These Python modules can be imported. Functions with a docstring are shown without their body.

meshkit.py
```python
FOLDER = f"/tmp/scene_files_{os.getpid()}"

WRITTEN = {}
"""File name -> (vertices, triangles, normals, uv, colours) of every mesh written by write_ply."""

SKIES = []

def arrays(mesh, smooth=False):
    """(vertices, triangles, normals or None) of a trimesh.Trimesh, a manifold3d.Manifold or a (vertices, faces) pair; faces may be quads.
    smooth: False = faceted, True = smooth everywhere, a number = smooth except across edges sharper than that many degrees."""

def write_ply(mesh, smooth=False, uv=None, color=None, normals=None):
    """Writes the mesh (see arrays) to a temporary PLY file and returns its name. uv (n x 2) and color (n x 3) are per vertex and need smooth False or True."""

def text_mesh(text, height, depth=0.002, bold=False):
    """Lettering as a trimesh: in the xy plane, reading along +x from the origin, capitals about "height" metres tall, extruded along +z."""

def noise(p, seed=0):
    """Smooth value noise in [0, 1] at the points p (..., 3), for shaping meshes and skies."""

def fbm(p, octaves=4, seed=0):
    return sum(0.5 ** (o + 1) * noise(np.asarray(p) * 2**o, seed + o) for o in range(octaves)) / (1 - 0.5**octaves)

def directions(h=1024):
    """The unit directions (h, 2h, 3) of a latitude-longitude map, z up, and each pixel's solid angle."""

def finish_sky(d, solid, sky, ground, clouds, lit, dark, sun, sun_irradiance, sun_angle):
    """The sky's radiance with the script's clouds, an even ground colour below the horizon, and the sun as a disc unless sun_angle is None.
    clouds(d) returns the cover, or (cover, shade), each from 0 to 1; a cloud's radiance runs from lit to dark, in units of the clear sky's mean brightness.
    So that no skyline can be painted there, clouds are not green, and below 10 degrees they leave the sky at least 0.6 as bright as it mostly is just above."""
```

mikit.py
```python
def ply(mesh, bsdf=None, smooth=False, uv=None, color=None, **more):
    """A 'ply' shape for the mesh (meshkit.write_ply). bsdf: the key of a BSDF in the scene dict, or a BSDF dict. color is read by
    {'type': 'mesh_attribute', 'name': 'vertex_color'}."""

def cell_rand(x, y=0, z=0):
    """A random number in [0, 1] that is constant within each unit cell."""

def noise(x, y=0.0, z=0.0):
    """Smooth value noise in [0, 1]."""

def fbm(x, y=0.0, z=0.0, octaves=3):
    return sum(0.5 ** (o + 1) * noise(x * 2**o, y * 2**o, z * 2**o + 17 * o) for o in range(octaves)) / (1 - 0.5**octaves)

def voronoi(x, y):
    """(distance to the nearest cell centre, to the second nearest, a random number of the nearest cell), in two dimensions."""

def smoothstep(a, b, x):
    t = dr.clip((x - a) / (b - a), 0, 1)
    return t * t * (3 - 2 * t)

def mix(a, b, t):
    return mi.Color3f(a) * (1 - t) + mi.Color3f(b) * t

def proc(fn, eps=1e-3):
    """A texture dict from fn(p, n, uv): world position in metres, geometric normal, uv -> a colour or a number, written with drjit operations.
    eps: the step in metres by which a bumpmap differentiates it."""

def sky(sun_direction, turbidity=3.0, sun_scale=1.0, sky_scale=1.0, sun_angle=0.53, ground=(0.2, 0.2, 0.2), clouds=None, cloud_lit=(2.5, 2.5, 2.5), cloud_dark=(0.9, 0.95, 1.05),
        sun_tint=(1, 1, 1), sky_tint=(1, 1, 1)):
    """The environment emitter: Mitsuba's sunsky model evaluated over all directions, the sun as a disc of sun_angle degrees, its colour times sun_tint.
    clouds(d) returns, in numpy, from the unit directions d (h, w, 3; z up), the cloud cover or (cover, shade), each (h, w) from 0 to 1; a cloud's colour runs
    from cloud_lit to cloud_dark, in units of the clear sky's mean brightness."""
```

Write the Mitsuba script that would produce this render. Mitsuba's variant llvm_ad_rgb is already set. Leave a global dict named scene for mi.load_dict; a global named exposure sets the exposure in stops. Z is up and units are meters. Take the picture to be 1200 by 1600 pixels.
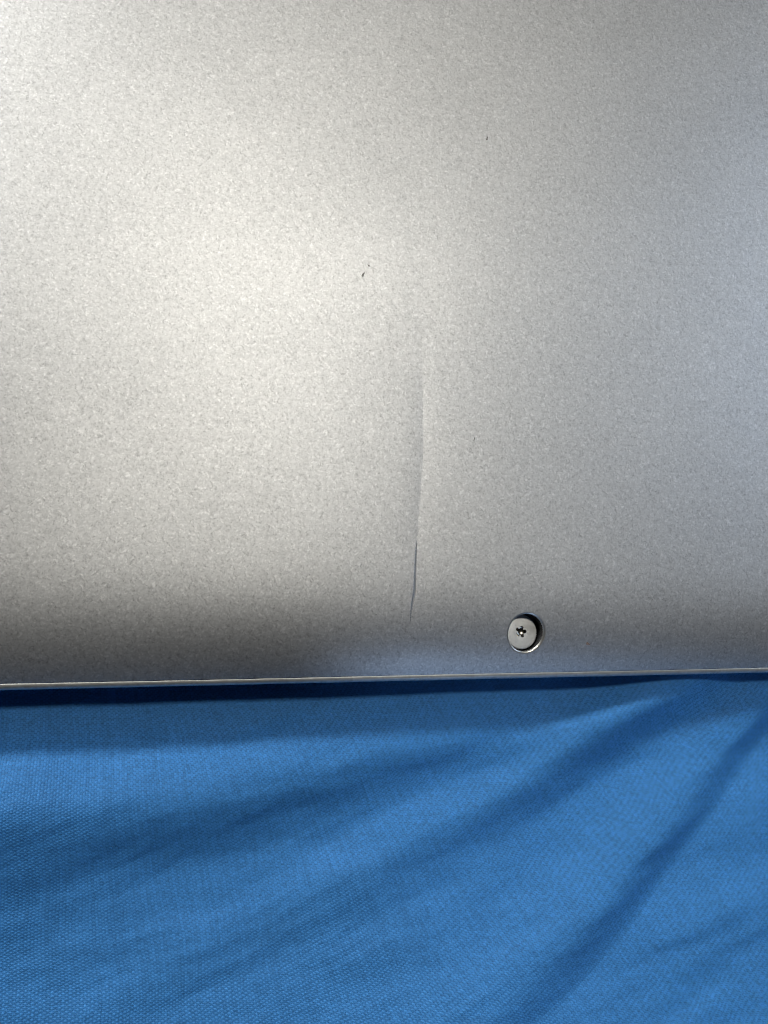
import math
import numpy as np
import trimesh
import mitsuba as mi
import drjit as dr
import mikit
import manifold3d as m3
from scipy.interpolate import PchipInterpolator
from mikit import noise, fbm, voronoi, cell_rand, smoothstep, mix

MM = 1e-3
T = mi.ScalarTransform4f
scene, labels = {}, {}

# ------------------------------------------------------------------ camera
F = 1200.0                       # focal length in pixels of the 1200 x 1600 photograph
DIST = 67 * MM
YAW, PITCH, ROLL = math.radians(15.0), math.radians(8.5), math.radians(0.19)
fw = np.array([math.sin(YAW), math.sin(PITCH), -1.0])
fw /= np.linalg.norm(fw)
CAM = -fw * DIST
right0 = np.cross(fw, [0, 1, 0.0]); right0 /= np.linalg.norm(right0)
up0 = np.cross(right0, fw)
UP = up0 * math.cos(ROLL) + right0 * math.sin(ROLL)
RIGHT = np.cross(fw, UP)
scene['camera'] = {
    'type': 'perspective', 'fov': math.degrees(2 * math.atan(600 / F)), 'fov_axis': 'x',
    'near_clip': 0.004, 'far_clip': 30.0,
    'to_world': T().look_at(origin=CAM.tolist(), target=(CAM + fw).tolist(), up=UP.tolist()),
}


def at(u, v, z=0.0):
    """Where the ray of a photograph pixel meets the level z (in metres)."""
    d = fw + RIGHT * ((u - 600) / F) + UP * ((800 - v) / F)
    return CAM + d * ((z - CAM[2]) / d[2])


# ------------------------------------------------------------------ light: unseen lamp and window panels, all out of view
exposure = 0.0


def panel(key, direction, dist, w, h, rgb):
    d = np.array(direction, float); d /= np.linalg.norm(d)
    o = d * dist
    scene[key] = {'type': 'rectangle',
                  'to_world': T().look_at(origin=o.tolist(), target=[0, 0, 0], up=[0.1, 0, 1]) @ T().scale([w / 2, h / 2, 1]),
                  'bsdf': {'type': 'diffuse', 'reflectance': {'type': 'rgb', 'value': 0.5}},
                  'emitter': {'type': 'area', 'radiance': {'type': 'rgb', 'value': rgb}}}


panel('unseen_ceiling_lamp', (0.075, 0.385, 1.0), 1.7, 0.14, 0.14, [117.0, 112.5, 101.0])  # out of view, placed for the warm highlight on the metal
labels['unseen_ceiling_lamp'] = {'label': 'unseen warm white lamp panel above, placed for the highlight on the metal', 'category': 'lamp'}
panel('unseen_window_light', (-0.78, 1.20, 0.76), 2.2, 0.36, 0.28, [90.0, 89.5, 86.0])  # out of view, placed to light the folds and cast the wider edge shadow
labels['unseen_window_light'] = {'label': 'unseen bright window behind the laptop on its far left, lighting the cloth folds', 'category': 'window'}
panel('unseen_window_light_001', (2.4, 1.0, 1.25), 2.8, 1.2, 1.0, [2.4, 3.05, 4.0])  # out of view, gives the right side of the metal its cool tone
labels['unseen_window_light_001'] = {'label': 'unseen cool daylight window on the right, placed to cool the tone of the metal', 'category': 'window'}

panel('unseen_window_light_002', (0.28, -1.0, 0.62), 2.4, 0.12, 0.40, [14.0, 19.5, 29.0])  # out of view, placed to light the bevel and the strip below the rim
labels['unseen_window_light_002'] = {'label': 'unseen narrow cool window in front, placed to light the bevel and the cloth beside it', 'category': 'window'}

# ------------------------------------------------------------------ materials


def metal_speck(p):
    x, y = p.x / MM, p.y / MM
    wx = noise(x * 3.1 + 7, y * 3.1) - 0.5
    wy = noise(x * 3.1, y * 3.1 + 31) - 0.5
    a = noise((x * 0.8 + y * 0.6) * 7.0 + wx * 2.0, (y * 0.8 - x * 0.6) * 6.2 + wy * 2.0, 3.0)
    b = noise((x * 0.6 - y * 0.8) * 10.0 + wy * 2.0, (y * 0.6 + x * 0.8) * 9.0 + wx * 2.0, 9.0)
    c = noise(x * 12.0 + 5, y * 11.0 + 3, 21.0)
    return a, b, c


def metal_color(p, n, uv):
    a, b, c = metal_speck(p)
    g = 0.45 * a + 0.35 * b + 0.2 * c
    spark = smoothstep(0.70, 0.86, 0.5 * a + 0.5 * b)
    dark = smoothstep(0.68, 0.85, 1 - (0.5 * a + 0.5 * c))
    big = fbm(p.x / MM * 0.12 + 3, p.y / MM * 0.12, 1.0) - 0.5
    v = 0.68 + 0.38 * (g - 0.5) + 0.08 * spark - 0.08 * dark + 0.05 * big
    return mi.Color3f(v * 1.0, v * 1.0, v * 1.003)


def metal_height(p, n, uv):
    a, b, c = metal_speck(p)
    return a * 0.6 + b * 0.4


def metal_rough(p, n, uv):
    return 0.495 + 0.05 * (fbm(p.x / MM * 0.07, p.y / MM * 0.09 + 4, 2.0) - 0.5)


scene['metal_base'] = {'type': 'twosided', 'bsdf': {
    'type': 'bumpmap', 'scale': 0.006 * MM, 'tex': mikit.proc(metal_height, eps=0.03 * MM),
    'bsdf': {'type': 'principled', 'base_color': mikit.proc(metal_color), 'metallic': 0.9, 'roughness': mikit.proc(metal_rough), 'specular': 0.5}}}


def rim_color(p, n, uv):
    v = 0.60 + 0.20 * (fbm(p.x / MM * 1.2, p.y / MM * 6, 2.0) - 0.5) + 0.12 * (noise(p.x / MM * 5, p.y / MM * 5) - 0.5)
    return mi.Color3f(v, v, v * 0.97)


scene['metal_rim'] = {'type': 'twosided', 'bsdf': {
    'type': 'principled', 'base_color': mikit.proc(rim_color), 'metallic': 0.8, 'roughness': 0.5}}


def screw_color(p, n, uv):
    v = 0.78 + 0.20 * (fbm(p.x / MM * 3, p.y / MM * 3, p.z / MM * 3) - 0.5)
    return mi.Color3f(v * 0.985, v, v * 1.01)


scene['screw_steel'] = {'type': 'twosided', 'bsdf': {
    'type': 'principled', 'base_color': mikit.proc(screw_color), 'metallic': 0.85, 'roughness': 0.45}}
scene['socket_steel'] = {'type': 'twosided', 'bsdf': {
    'type': 'principled', 'base_color': {'type': 'rgb', 'value': [0.46, 0.43, 0.38]}, 'metallic': 1.0, 'roughness': 0.22}}
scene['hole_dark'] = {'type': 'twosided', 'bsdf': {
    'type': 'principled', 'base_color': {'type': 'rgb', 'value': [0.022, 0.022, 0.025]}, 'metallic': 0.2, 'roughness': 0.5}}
scene['bright_cut'] = {'type': 'twosided', 'bsdf': {
    'type': 'principled', 'base_color': {'type': 'rgb', 'value': [0.82, 0.81, 0.78]}, 'metallic': 0.9, 'roughness': 0.33}}
scene['crack_dark'] = {'type': 'twosided', 'bsdf': {
    'type': 'principled', 'base_color': {'type': 'rgb', 'value': [0.38, 0.385, 0.41]}, 'metallic': 0.6, 'roughness': 0.5}}

scene['nick_dark'] = {'type': 'twosided', 'bsdf': {
    'type': 'principled', 'base_color': {'type': 'rgb', 'value': [0.17, 0.165, 0.16]}, 'metallic': 0.2, 'roughness': 0.6}}
scene['nick_brown'] = {'type': 'twosided', 'bsdf': {
    'type': 'principled', 'base_color': {'type': 'rgb', 'value': [0.28, 0.20, 0.165]}, 'metallic': 0.2, 'roughness': 0.6}}
WP, FP = 0.250, 0.150                        # spacing of warp and weft threads in mm


def weave(p):
    x, y = p.x / MM, p.y / MM
    k = 0.78 * smoothstep(-30.0, 24.0, x + 0.35 * (y + 32.0))
    x2 = x + k * (y + 34.0) + 2.6 * (fbm(x * 0.05 + 9, y * 0.05, 2.0) - 0.5) + 0.10 * (noise(x * 1.1, y * 1.1) - 0.5)
    y2 = y + 3.0 * (fbm(x * 0.05, y * 0.05 + 5, 6.0) - 0.5) + 0.10 * (noise(x * 1.1 + 8, y * 1.1) - 0.5) + 0.10 * x
    a = x2 / WP
    b = y2 / FP
    ia = dr.floor(a)
    ib = dr.floor(b)
    fa, fb = a - ia, b - ib
    sa, sb = dr.sin(fa * math.pi), dr.sin(fb * math.pi)
    over = 0.5 + 0.5 * dr.cos(math.pi * (b - 0.5 + ia))
    warp = dr.sqrt(dr.maximum(sa, 0)) * (0.52 + 0.48 * over)
    weft = dr.sqrt(dr.maximum(sb, 0)) * (0.25 + 0.55 * (1 - over))
    r = cell_rand(ia, 3.0, 1.0) * 0.35 + cell_rand(ib, 7.0, 2.0) * 0.25 + cell_rand(ia, ib, 5.0) * 0.4
    return warp, weft, r, over


def cloth_height(p, n, uv):
    warp, weft, r, _ = weave(p)
    return dr.maximum(warp, 0.8 * weft)


def cloth_color(p, n, uv):
    warp, weft, r, _ = weave(p)
    t = smoothstep(-0.25, 0.25, warp - 0.8 * weft)
    fuzz = noise(p.x / MM * 6, p.y / MM * 6, 3.0)
    v = 0.93 + 0.30 * (r - 0.5) + 0.25 * (fuzz - 0.5)
    return mix([0.040, 0.205, 0.565], [0.067, 0.300, 0.730], t) * v


scene['cloth_weave'] = {'type': 'twosided', 'bsdf': {
    'type': 'bumpmap', 'scale': 0.085 * MM, 'tex': mikit.proc(cloth_height, eps=0.03 * MM),
    'bsdf': {'type': 'principled', 'base_color': mikit.proc(cloth_color), 'metallic': 0.0, 'roughness': 0.48, 'specular': 0.25,
             'sheen': 0.15, 'sheen_tint': 1.0}}}

# ------------------------------------------------------------------ helpers


def grid_faces(nr, nc):
    i = np.arange(nr * nc).reshape(nr, nc)
    return np.stack([i[:-1, :-1], i[:-1, 1:], i[1:, 1:], i[1:, :-1]], -1).reshape(-1, 4)


def tri(q):
    return np.vstack([q[:, [0, 1, 2]], q[:, [0, 2, 3]]])


def mesh_of(v, f):
    return trimesh.Trimesh(np.asarray(v, float), np.asarray(f, int), process=False)


def put(key, mesh, bsdf, smooth=30, **lab):
    scene[key] = mikit.ply(mesh, bsdf, smooth=smooth)
    if lab:
        labels[key] = lab


def axis(core0, core1, step, far0, far1):
    """Grid coordinates: evenly spaced between core0 and core1, then growing steps out to far0 and far1."""
    c = list(np.linspace(core0, core1, int(round((core1 - core0) / step)) + 1))
    s, lo = step, []
    a = core0
    while a > far0:
        s *= 1.35; a = max(a - s, far0); lo.append(a)
    s, a = step, core1
    while a < far1:
        s *= 1.35; a = min(a + s, far1); c.append(a)
    return np.array(lo[::-1] + c)


# ------------------------------------------------------------------ laptop base (millimetres here)
BEVEL, BDROP, BPOW = 12.0, 1.95, 3.8
ZE = -BDROP
# the front edge: level line y = YE through the photograph's edge
YE = 0.5 * (at(0, 1066, ZE * MM)[1] + at(1199, 1045, ZE * MM)[1]) / MM
X0, X1, Y1 = -95.0, 205.0, YE + 205.0

crease_px = np.array([(656, 250), (656, 420), (658, 560), (661, 630), (661, 700), (656, 790), (651, 855), (649, 900), (648.5, 922), (645, 945), (642.5, 972), (641, 1010), (641, 1060)], float)
crease = np.array([at(u, v)[:2] / MM for u, v in crease_px])[::-1]          # y increasing


CREASE = PchipInterpolator(crease[:, 1], crease[:, 0])


def crease_x(y):
    return CREASE(np.clip(y, crease[0, 1], crease[-1, 1]))


def v_of_y(y):
    """Photograph row of a height on the crease line, as the measure along it."""
    return np.interp(y, crease[:, 1], crease_px[::-1, 1])


CREASE_AMP = (np.array([250, 420, 560, 640, 720, 800, 855, 900, 960, 1000]), np.array([0.005, 0.014, 0.026, 0.070, 0.086, 0.078, 0.064, 0.048, 0.018, 0.0]))
CRACK_W = (np.array([848, 856, 880, 905, 922, 940, 955, 973]), np.array([0.0, 0.06, 0.075, 0.09, 0.12, 0.10, 0.06, 0.0]))


def base_z(x, y):
    x, y = np.asarray(x, float), np.asarray(y, float)
    s = np.clip(1 - (y - YE) / BEVEL, 0, 1)
    z = -BDROP * s ** BPOW
    d = x - crease_x(y)
    amp = np.interp(v_of_y(y), *CREASE_AMP)
    left = np.where(d < 0, np.exp(-np.abs(d / 1.9)), np.exp(-(d / 2.4)))
    z = z - amp * left
    w = np.interp(v_of_y(y), *CRACK_W)
    z = z - np.where(w > 1e-4, 0.06 * np.clip(1 - np.abs(d) / np.maximum(w * 1.25, 1e-6), 0, 1), 0)
    # long shallow unevenness of the sheet
    z = z + 0.02 * np.sin(x * 0.16 + 0.5) * np.sin(y * 0.11)
    return z


hc = at(823, 989, -0.45 * MM) / MM                          # centre of the screw hole
HOLE_R, RIM_W = 1.70, 0.20
e = 0.05
gx = (base_z(hc[0] + 1, hc[1]) - base_z(hc[0] - 1, hc[1])) / 2
gy = (base_z(hc[0], hc[1] + 1) - base_z(hc[0], hc[1] - 1)) / 2
hn = np.array([-gx + 0.06, -gy * 0.8, 1.0]); hn /= np.linalg.norm(hn)
he1 = np.cross([0, 1, 0], hn); he1 /= np.linalg.norm(he1)
he2 = np.cross(hn, he1)

xs = np.concatenate([axis(-42.0, -10.0, 0.5, X0, -42.0)[:-1], np.array([])])
off = np.unique(np.round(np.concatenate([np.arange(-6, -1.0, 0.2), np.arange(-1.0, 1.0, 0.05), np.arange(-0.12, 0.125, 0.02), np.arange(1.0, 6.01, 0.2)]), 4))
xc0 = crease_x(YE + 10)
hx0, hx1, hy0, hy1 = hc[0] - 2.9, hc[0] + 2.9, hc[1] - 2.9, hc[1] + 2.9
lo_x = axis(xc0 - 42, xc0 - 6.2, 0.4, X0, 0)
hi_a = np.arange(xc0 + 6.2, hx0 - 0.05, 0.2)
hi_h = np.linspace(hx0, hx1, 30)
hi_b = axis(hx1 + 0.2, hx1 + 40, 0.4, 0, X1)
xs = np.concatenate([lo_x[lo_x < xc0 - 6.1], xc0 + off, hi_a, hi_h, hi_b[hi_b > hx1 + 0.1]])
ys = np.concatenate([np.arange(YE, hy0 - 0.05, 0.12), np.linspace(hy0, hy1, 34), np.arange(hy1 + 0.15, YE + 30, 0.15), axis(YE + 30, YE + 70, 0.35, YE + 30, Y1)])
GX, GY = np.meshgrid(xs, ys)
fall = np.clip(1 - np.abs(GX - xc0) / 6.1, 0, 1)
fall = fall * fall * (3 - 2 * fall)
fall = np.where(np.abs(GX - xc0) < 1.3, 1.0, np.where(np.abs(GX - xc0) > 6.1, 0, np.clip((6.1 - np.abs(GX - xc0)) / 4.8, 0, 1)))
GX = GX + (crease_x(GY) - xc0) * fall
GZ = base_z(GX, GY)
verts = np.stack([GX, GY, GZ], -1).reshape(-1, 3)
quads = grid_faces(len(ys), len(xs))
ix0, ix1 = np.argmin(abs(xs - hx0)), np.argmin(abs(xs - hx1))
iy0, iy1 = np.argmin(abs(ys - hy0)), np.argmin(abs(ys - hy1))
qr, qc = np.divmod(np.arange(len(quads)), len(xs) - 1)
quads = quads[~((qr >= iy0) & (qr < iy1) & (qc >= ix0) & (qc < ix1))]
idx = np.arange(len(ys) * len(xs)).reshape(len(ys), len(xs))
loop = np.concatenate([idx[iy0, ix0:ix1], idx[iy0:iy1, ix1], idx[iy1, ix1:ix0:-1], idx[iy1:iy0:-1, ix0]])
bound = verts[loop]
theta = np.unwrap(np.arctan2(bound[:, 1] - hc[1], bound[:, 0] - hc[0]))


def ring(r, depth=0.0):
    """Points round the hole, lying on the sheet, then lowered along the hole's axis."""
    q = hc + r * (np.cos(theta)[:, None] * he1 + np.sin(theta)[:, None] * he2)
    q[:, 2] = base_z(q[:, 0], q[:, 1])
    return q - depth * hn


rings, L = [loop], 14
extra, n0 = [], len(verts)
inner = ring(HOLE_R + RIM_W)
for k in range(1, L + 1):
    t = k / L
    q = bound * (1 - t) + inner * t
    q[:, 2] = base_z(q[:, 0], q[:, 1])
    extra.append(q)
    rings.append(n0 + (k - 1) * len(loop) + np.arange(len(loop)))
faces = [tri(quads)]
for a, b in zip(rings[:-1], rings[1:]):
    faces.append(tri(np.stack([a, np.roll(a, -1), np.roll(b, -1), b], 1)))
# short skirt where the sheet ends above the rim
sk = verts[idx[0]].copy(); sk[:, 2] -= 0.35
n1 = n0 + L * len(loop)
faces.append(tri(np.stack([idx[0, :-1], n1 + np.arange(len(xs) - 1), n1 + 1 + np.arange(len(xs) - 1), idx[0, 1:]], 1)))
verts = np.vstack([verts] + extra + [sk])
put('laptop__bottom_cover', mesh_of(verts * MM, np.vstack(faces)), 'metal_base', smooth=40)
labels['laptop'] = {'label': 'silver metal laptop lying upside down on the blue cloth with a creased underside', 'category': 'laptop'}

# bright chamfer round the hole, wall and floor of the hole
nl = len(theta)


def rings_mesh(rs):
    v = np.vstack(rs)
    f = []
    for k in range(len(rs) - 1):
        a = k * nl + np.arange(nl)
        f.append(tri(np.stack([a, np.roll(a, -1), np.roll(a, -1) + nl, a + nl], 1)))
    return mesh_of(v * MM, np.vstack(f))


prof = [(HOLE_R + RIM_W * (1 - math.sin(t)), RIM_W * 0.9 * (1 - math.cos(t))) for t in np.linspace(0, math.pi / 2, 7)]
put('laptop__screw_hole_rim', rings_mesh([ring(r, d) for r, d in prof]), 'bright_cut', smooth=60,
    label='bright bevelled rim round the screw hole')
HD = 1.35
put('laptop__screw_hole', rings_mesh([ring(HOLE_R, RIM_W * 0.9), ring(HOLE_R, 0.5), ring(HOLE_R, HD), ring(0.05, HD)]), 'hole_dark', smooth=40,
    label='dark recessed hole that the screw sits in')

# crack: a thin dark sliver lying in the groove
cv = np.linspace(849, 972, 90)
cy = np.interp(cv, crease_px[:, 1], crease[::-1, 1])
rng = np.random.default_rng(5)
cw = np.interp(cv, *CRACK_W) * (1 + 0.25 * (rng.random(90) - 0.5))
cx = crease_x(cy)
zl = base_z(cx, cy)
rows = [np.stack([cx + s * cw, cy, base_z(cx + s * cw * 1.0, cy) + 0.012 - 0.01 * (1 - abs(s))], -1) for s in (-1, -0.5, 0, 0.5, 1)]
v = np.stack(rows, 1).reshape(-1, 3)
put('laptop__crack', mesh_of(v * MM, tri(grid_faces(90, 5))), 'crack_dark', smooth=40,
    label='thin dark crack at the lower end of the crease')

# tiny nicks in the finish
def nick(key, u, v, du, dv, w, h, mat='nick_dark'):
    c = at(u, v) / MM
    d = (at(u + du, v + dv) - at(u - du, v - dv)) / MM / 2
    n = np.array([-d[1], d[0], 0]) / np.linalg.norm(d) * w
    k = np.linspace(0, 2 * math.pi, 15)[:-1]
    r = 1 + 0.25 * np.sin(3 * k + u)
    p = c + np.outer(np.cos(k) * r, d) + np.outer(np.sin(k) * r, n)
    p[:, 2] = base_z(p[:, 0], p[:, 1]) + 0.004
    top = c.copy(); top[2] = base_z(c[0], c[1]) + h
    vv = np.vstack([p, top])
    ff = [(i, (i + 1) % 14, 14) for i in range(14)]
    put(key, mesh_of(vv * MM, ff), mat, smooth=True)


nick('laptop__nick', 567.5, 429, 2.1, -3.6, 0.085, 0.02)
nick('laptop__nick_001', 576, 415, 2.0, 1.6, 0.07, 0.015)
nick('laptop__nick_002', 761, 216, 0.8, -3.6, 0.07, 0.015)
nick('laptop__nick_003', 925, 1006, 3.0, 1.5, 0.11, 0.012, 'nick_brown')
nick('laptop__nick_004', 741, 686, 0.6, -2.6, 0.04, 0.012)

# base shell: rounded rim proud of the sheet's end, side wall and flat underside, extruded along the edge
RIM = 0.52
zt = ZE - 0.05
pr = [(0.9, zt - 0.25), (0.02, zt - 0.25), (-0.006, zt - 0.03), (-0.05, zt)]
for t in np.linspace(0, math.pi / 2, 10):
    pr.append((-0.10 - (RIM - 0.10) * math.sin(t), zt - (RIM - 0.06) * (1 - math.cos(t))))
pr += [(-RIM, zt - 4.6), (-RIM + 0.3, zt - 5.6), (-RIM + 1.4, zt - 6.8), (205.0, zt - 7.4), (205.0, zt - 0.25)]
pr = np.array(pr)
xr = np.concatenate([axis(-40, 45, 0.35, X0, X1)])
RX = np.repeat(xr[:, None], len(pr), 1)
wv = 0.006 * (np.array([math.sin(x * 1.9) * 0.5 + math.sin(x * 0.7 + 1) for x in xr]))[:, None]
msk = ((pr[:, 0] < 0.1) & (pr[:, 1] > zt - 1))[None, :]
RY = YE + pr[None, :, 0] + wv * msk * (np.abs(pr[None, :, 0]) / RIM)
RZ = np.repeat(pr[None, :, 1], len(xr), 0)
v = np.stack([RX, RY, RZ], -1).reshape(-1, 3)
put('laptop__base_rim', mesh_of(v * MM, tri(grid_faces(len(xr), len(pr)))[:, ::-1]), 'metal_rim', smooth=35,
    label='thin pale rim along the front edge of the laptop')

# screw: head with five-lobed socket
HR, HT = 1.60, 0.5
head = m3.CrossSection.circle(HR, 72).extrude(HT)
prof_pts = [(0, 0), (HR, 0), (HR, HT - 0.16), (HR - 0.05, HT - 0.05), (HR - 0.15, HT), (0, HT)]
head = m3.CrossSection([prof_pts]).revolve(80)
lob = m3.CrossSection.circle(0.28, 32)
for k in range(5):
    a = 2 * math.pi * k / 5 + math.radians(75)
    lob = lob + m3.CrossSection.circle(0.165, 24).translate((0.37 * math.cos(a), 0.37 * math.sin(a)))
lob = lob.offset(0.05, m3.JoinType.Round).offset(-0.05, m3.JoinType.Round)
cut = lob.extrude(0.4).translate((0, 0, HT - 0.26))
head = head - cut
sn = np.array([-0.03, 0.05, 1.0]); sn /= np.linalg.norm(sn)          # the screw sits a little crooked in its hole
s1 = np.cross([0, 1, 0], sn); s1 /= np.linalg.norm(s1)
ax = np.stack([s1, np.cross(sn, s1), sn], 1)
SD = 0.86                                                   # how deep the head's top lies


def screw_place(v):
    return (np.asarray(v) @ ax.T + hc0 - hn * SD - sn * HT) * MM


hc0 = hc.copy(); hc0[2] = base_z(hc[0], hc[1])
hc0 = hc0 + he1 * -0.1 - he2 * 0.05
mm = head.to_mesh()
put('laptop__screw', mesh_of(screw_place(mm.vert_properties[:, :3]), mm.tri_verts), 'screw_steel', smooth=30,
    label='small steel screw with a five lobed socket near the edge')
# lining of the socket: its wall, bottom and a burr
liner = lob.offset(-0.004, m3.JoinType.Round).extrude(0.25).translate((0, 0, HT - 0.265)) - m3.Manifold.sphere(0.55, 48).scale((1, 1, 0.62)).translate((0, 0, HT + 0.10))
mm = liner.to_mesh()
put('laptop__screw__socket', mesh_of(screw_place(mm.vert_properties[:, :3]), mm.tri_verts), 'socket_steel', smooth=30,
    label='dark shiny star shaped socket in the screw head')

# ------------------------------------------------------------------ blue cloth (millimetres)
CZ = -7.4


def px(poly):
    return np.array([at(u, v, (CZ + 1.0) * MM)[:2] / MM for u, v in poly])


def line_dist(P, poly):
    """Signed distance (positive on the side that is up in the photograph) and the fraction along the polyline."""
    best = np.full(len(P), 1e9); sd = np.zeros(len(P)); fr = np.zeros(len(P))
    seg = np.linalg.norm(np.diff(poly, axis=0), axis=1); cum = np.concatenate([[0], np.cumsum(seg)])
    for k in range(len(poly) - 1):
        a, b = poly[k], poly[k + 1]
        d = (b - a) / seg[k]
        t = (P - a) @ d
        lo = -1e9 if k == 0 else 0
        hi = 1e9 if k == len(poly) - 2 else seg[k]
        tc = np.clip(t, lo, hi)
        q = a + tc[:, None] * d
        r = P - q
        dist = np.linalg.norm(r, axis=1)
        s = np.sign(d[0] * (P[:, 1] - a[1]) - d[1] * (P[:, 0] - a[0]))
        m = dist < best
        best[m], sd[m], fr[m] = dist[m], (s * dist)[m], ((cum[k] + tc) / cum[-1])[m]
    return sd, fr


def smooth_poly(p, n=24):
    p = np.array(p, float)
    t = np.concatenate([[0], np.cumsum(np.linalg.norm(np.diff(p, axis=0), axis=1))])
    k = np.linspace(0, t[-1], n)
    return np.stack([PchipInterpolator(t, p[:, 0])(k), PchipInterpolator(t, p[:, 1])(k)], 1)


# crest lines of the folds in the photograph, the width of their upper and lower flanks (mm), height (mm) along the line
FOLDS = [
    # long soft fold below the edge at the left
    ([(-150, 1278), (0, 1260), (100, 1252), (300, 1224), (600, 1172), (800, 1138), (960, 1105)], 4.2, (6.0, 3.9, 2.2), (3.6, 2.4, 0.5), 0),
    # fold that starts faintly at the centre and deepens to the right until it dives under the edge
    ([(400, 1425), (600, 1326), (750, 1252), (850, 1188), (950, 1118), (1040, 1054), (1120, 1003), (1220, 940)], 2.6, (2.6, 3.0, 2.9), (0.3, 1.8, 2.9), 0),
    # broad pale fold ending in the sharp crease at the right
    ([(700, 1610), (745, 1562), (880, 1436), (1000, 1305), (1088, 1205), (1175, 1105)], 3.8, (4.6, 4.3, 3.4), (1.15, 1.45, 1.35), 1),
    # short crease in the flat part
    ([(910, 1497), (1000, 1462), (1080, 1438), (1150, 1400)], 2.0, (1.2, 1.0, 0.8), (0.0, 0.40, 0.0), 0),
    # small shoulder beside the crease
    ([(1020, 1380), (1080, 1392), (1150, 1400), (1230, 1405)], 2.5, (2.0, 2.0, 2.0), (0.0, 0.30, 0.2), 0),
]
FOLDS = [(smooth_poly(px(p)), up, dn, h, k) for p, up, dn, h, k in FOLDS]


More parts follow.
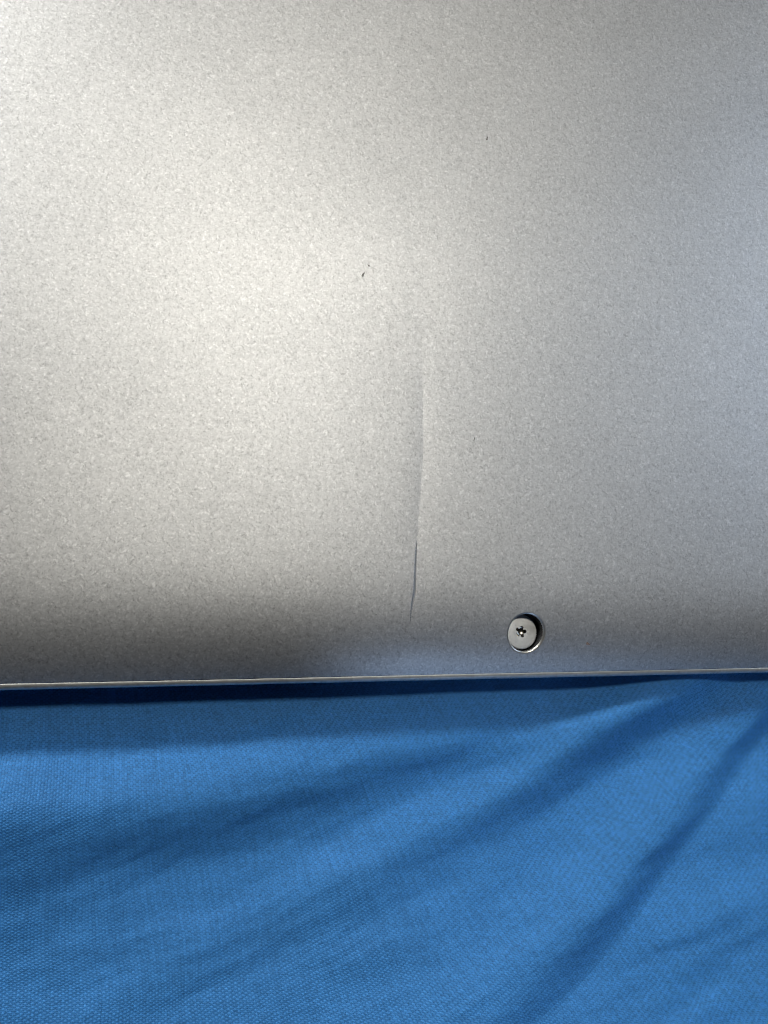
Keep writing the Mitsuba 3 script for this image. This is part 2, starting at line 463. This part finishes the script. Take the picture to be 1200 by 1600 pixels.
def cloth_z(x, y):
    P = np.stack([x.ravel(), y.ravel()], 1)
    z = CZ + 0.8 * np.clip((P[:, 0] + 20) / 50, 0, 1) ** 1.3 + 0.13 * np.clip(YE - 9 - P[:, 1], 0, 60) * np.clip((P[:, 0] + 60) / 60, 0.2, 1)
    for poly, up, dn, h, kind in FOLDS:
        sd, fr = line_dist(P, poly)
        fc = np.clip(fr, 0, 1)
        hh = np.interp(fc, [0, 0.5, 1], h) * np.exp(-(np.maximum(0, np.maximum(-fr, fr - 1)) / 0.25) ** 2)
        w = np.where(sd > 0, up, np.interp(fc, [0, 0.5, 1], dn))
        g = np.exp(-(sd / w) ** 2 * 0.9)
        if kind:
            t = np.clip(-sd / w, 0, 1)
            g = np.where(sd > 0, g, 0.2 * np.cos(t * math.pi / 2) + 0.8 * (1 - t * t * (3 - 2 * t)))
        z = z + 1.1 * hh * g
    q = np.stack([P[:, 0] * 0.07, P[:, 1] * 0.12, P[:, 0] * 0], 1)
    import meshkit
    c, sn_ = math.cos(0.38), math.sin(0.38)
    w1, w2 = P[:, 0] * c + P[:, 1] * sn_, -P[:, 0] * sn_ + P[:, 1] * c
    qa = np.stack([w1 * 0.035, w2 * 0.22, P[:, 0] * 0], 1)
    z = z + 0.6 * (meshkit.fbm(qa, 3, 23) - 0.5)
    qb = np.stack([w1 * 0.16 + 0.3 * w2, w2 * 0.75 + 2.0 * meshkit.fbm(q, 2, 3), P[:, 0] * 0], 1)
    z = z + 0.14 * (meshkit.fbm(qb, 2, 41) - 0.5)
    z = z + 0.9 * (meshkit.fbm(q, 3, 11) - 0.5) + 0.12 * (meshkit.fbm(q * 4, 2, 5) - 0.5)
    # pressed down where it runs under the laptop
    lid = np.where(P[:, 1] > YE - 2.5, ZE - 1.9, ZE - 1.9 + (YE - 2.5 - P[:, 1]) * 1.2)
    z = -np.logaddexp(-lid / 0.35, -z / 0.35) * 0.35
    t = np.clip((P[:, 1] - (YE - 0.4)) / 2.2, 0, 1); t = t * t * (3 - 2 * t)
    z = z * (1 - t) + np.minimum(z, ZE - 0.05 - 7.6) * t
    return z.reshape(x.shape)


cxs = axis(-48, 52, 0.14, -400, 420)
cys = axis(YE - 44, YE + 3, 0.14, -420, 420)
CXg, CYg = np.meshgrid(cxs, cys)
CZg = cloth_z(CXg, CYg)
v = np.stack([CXg, CYg, CZg], -1).reshape(-1, 3)
put('blue_cloth', mesh_of(v * MM, tri(grid_faces(len(cys), len(cxs)))), 'cloth_weave', smooth=True,
    label='wrinkled woven blue cloth spread out under the silver laptop', category='cloth')

# ------------------------------------------------------------------ added dark box outside the picture, keeps the front light off the lower left
def rounded_box(a, b, rad):
    a, b = np.array(a, float), np.array(b, float)
    ball = m3.Manifold.sphere(rad, 24)
    return m3.Manifold.batch_hull([ball.translate(tuple(np.where([i & 1, i & 2, i & 4], b - rad, a + rad))) for i in range(8)])


scene['blocker_dark'] = {'type': 'principled', 'base_color': {'type': 'rgb', 'value': [0.03, 0.03, 0.033]}, 'roughness': 0.6}
CX1 = 1.0 + 0.28 * 146 + 0.5
m_ = rounded_box((-330, -250, -11), (CX1, YE - 146, 92), 9).to_mesh()
put('added_light_blocker__body', mesh_of(m_.vert_properties[:, :3] * MM, m_.tri_verts), 'blocker_dark', smooth=40)
m_ = rounded_box((-333, -253, 93), (CX1, YE - 143, 118), 9).to_mesh()
put('added_light_blocker__lid', mesh_of(m_.vert_properties[:, :3] * MM, m_.tri_verts), 'blocker_dark', smooth=40)
labels['added_light_blocker'] = {'label': 'added dark box out of view that keeps the front light off the lower left', 'category': 'case'}
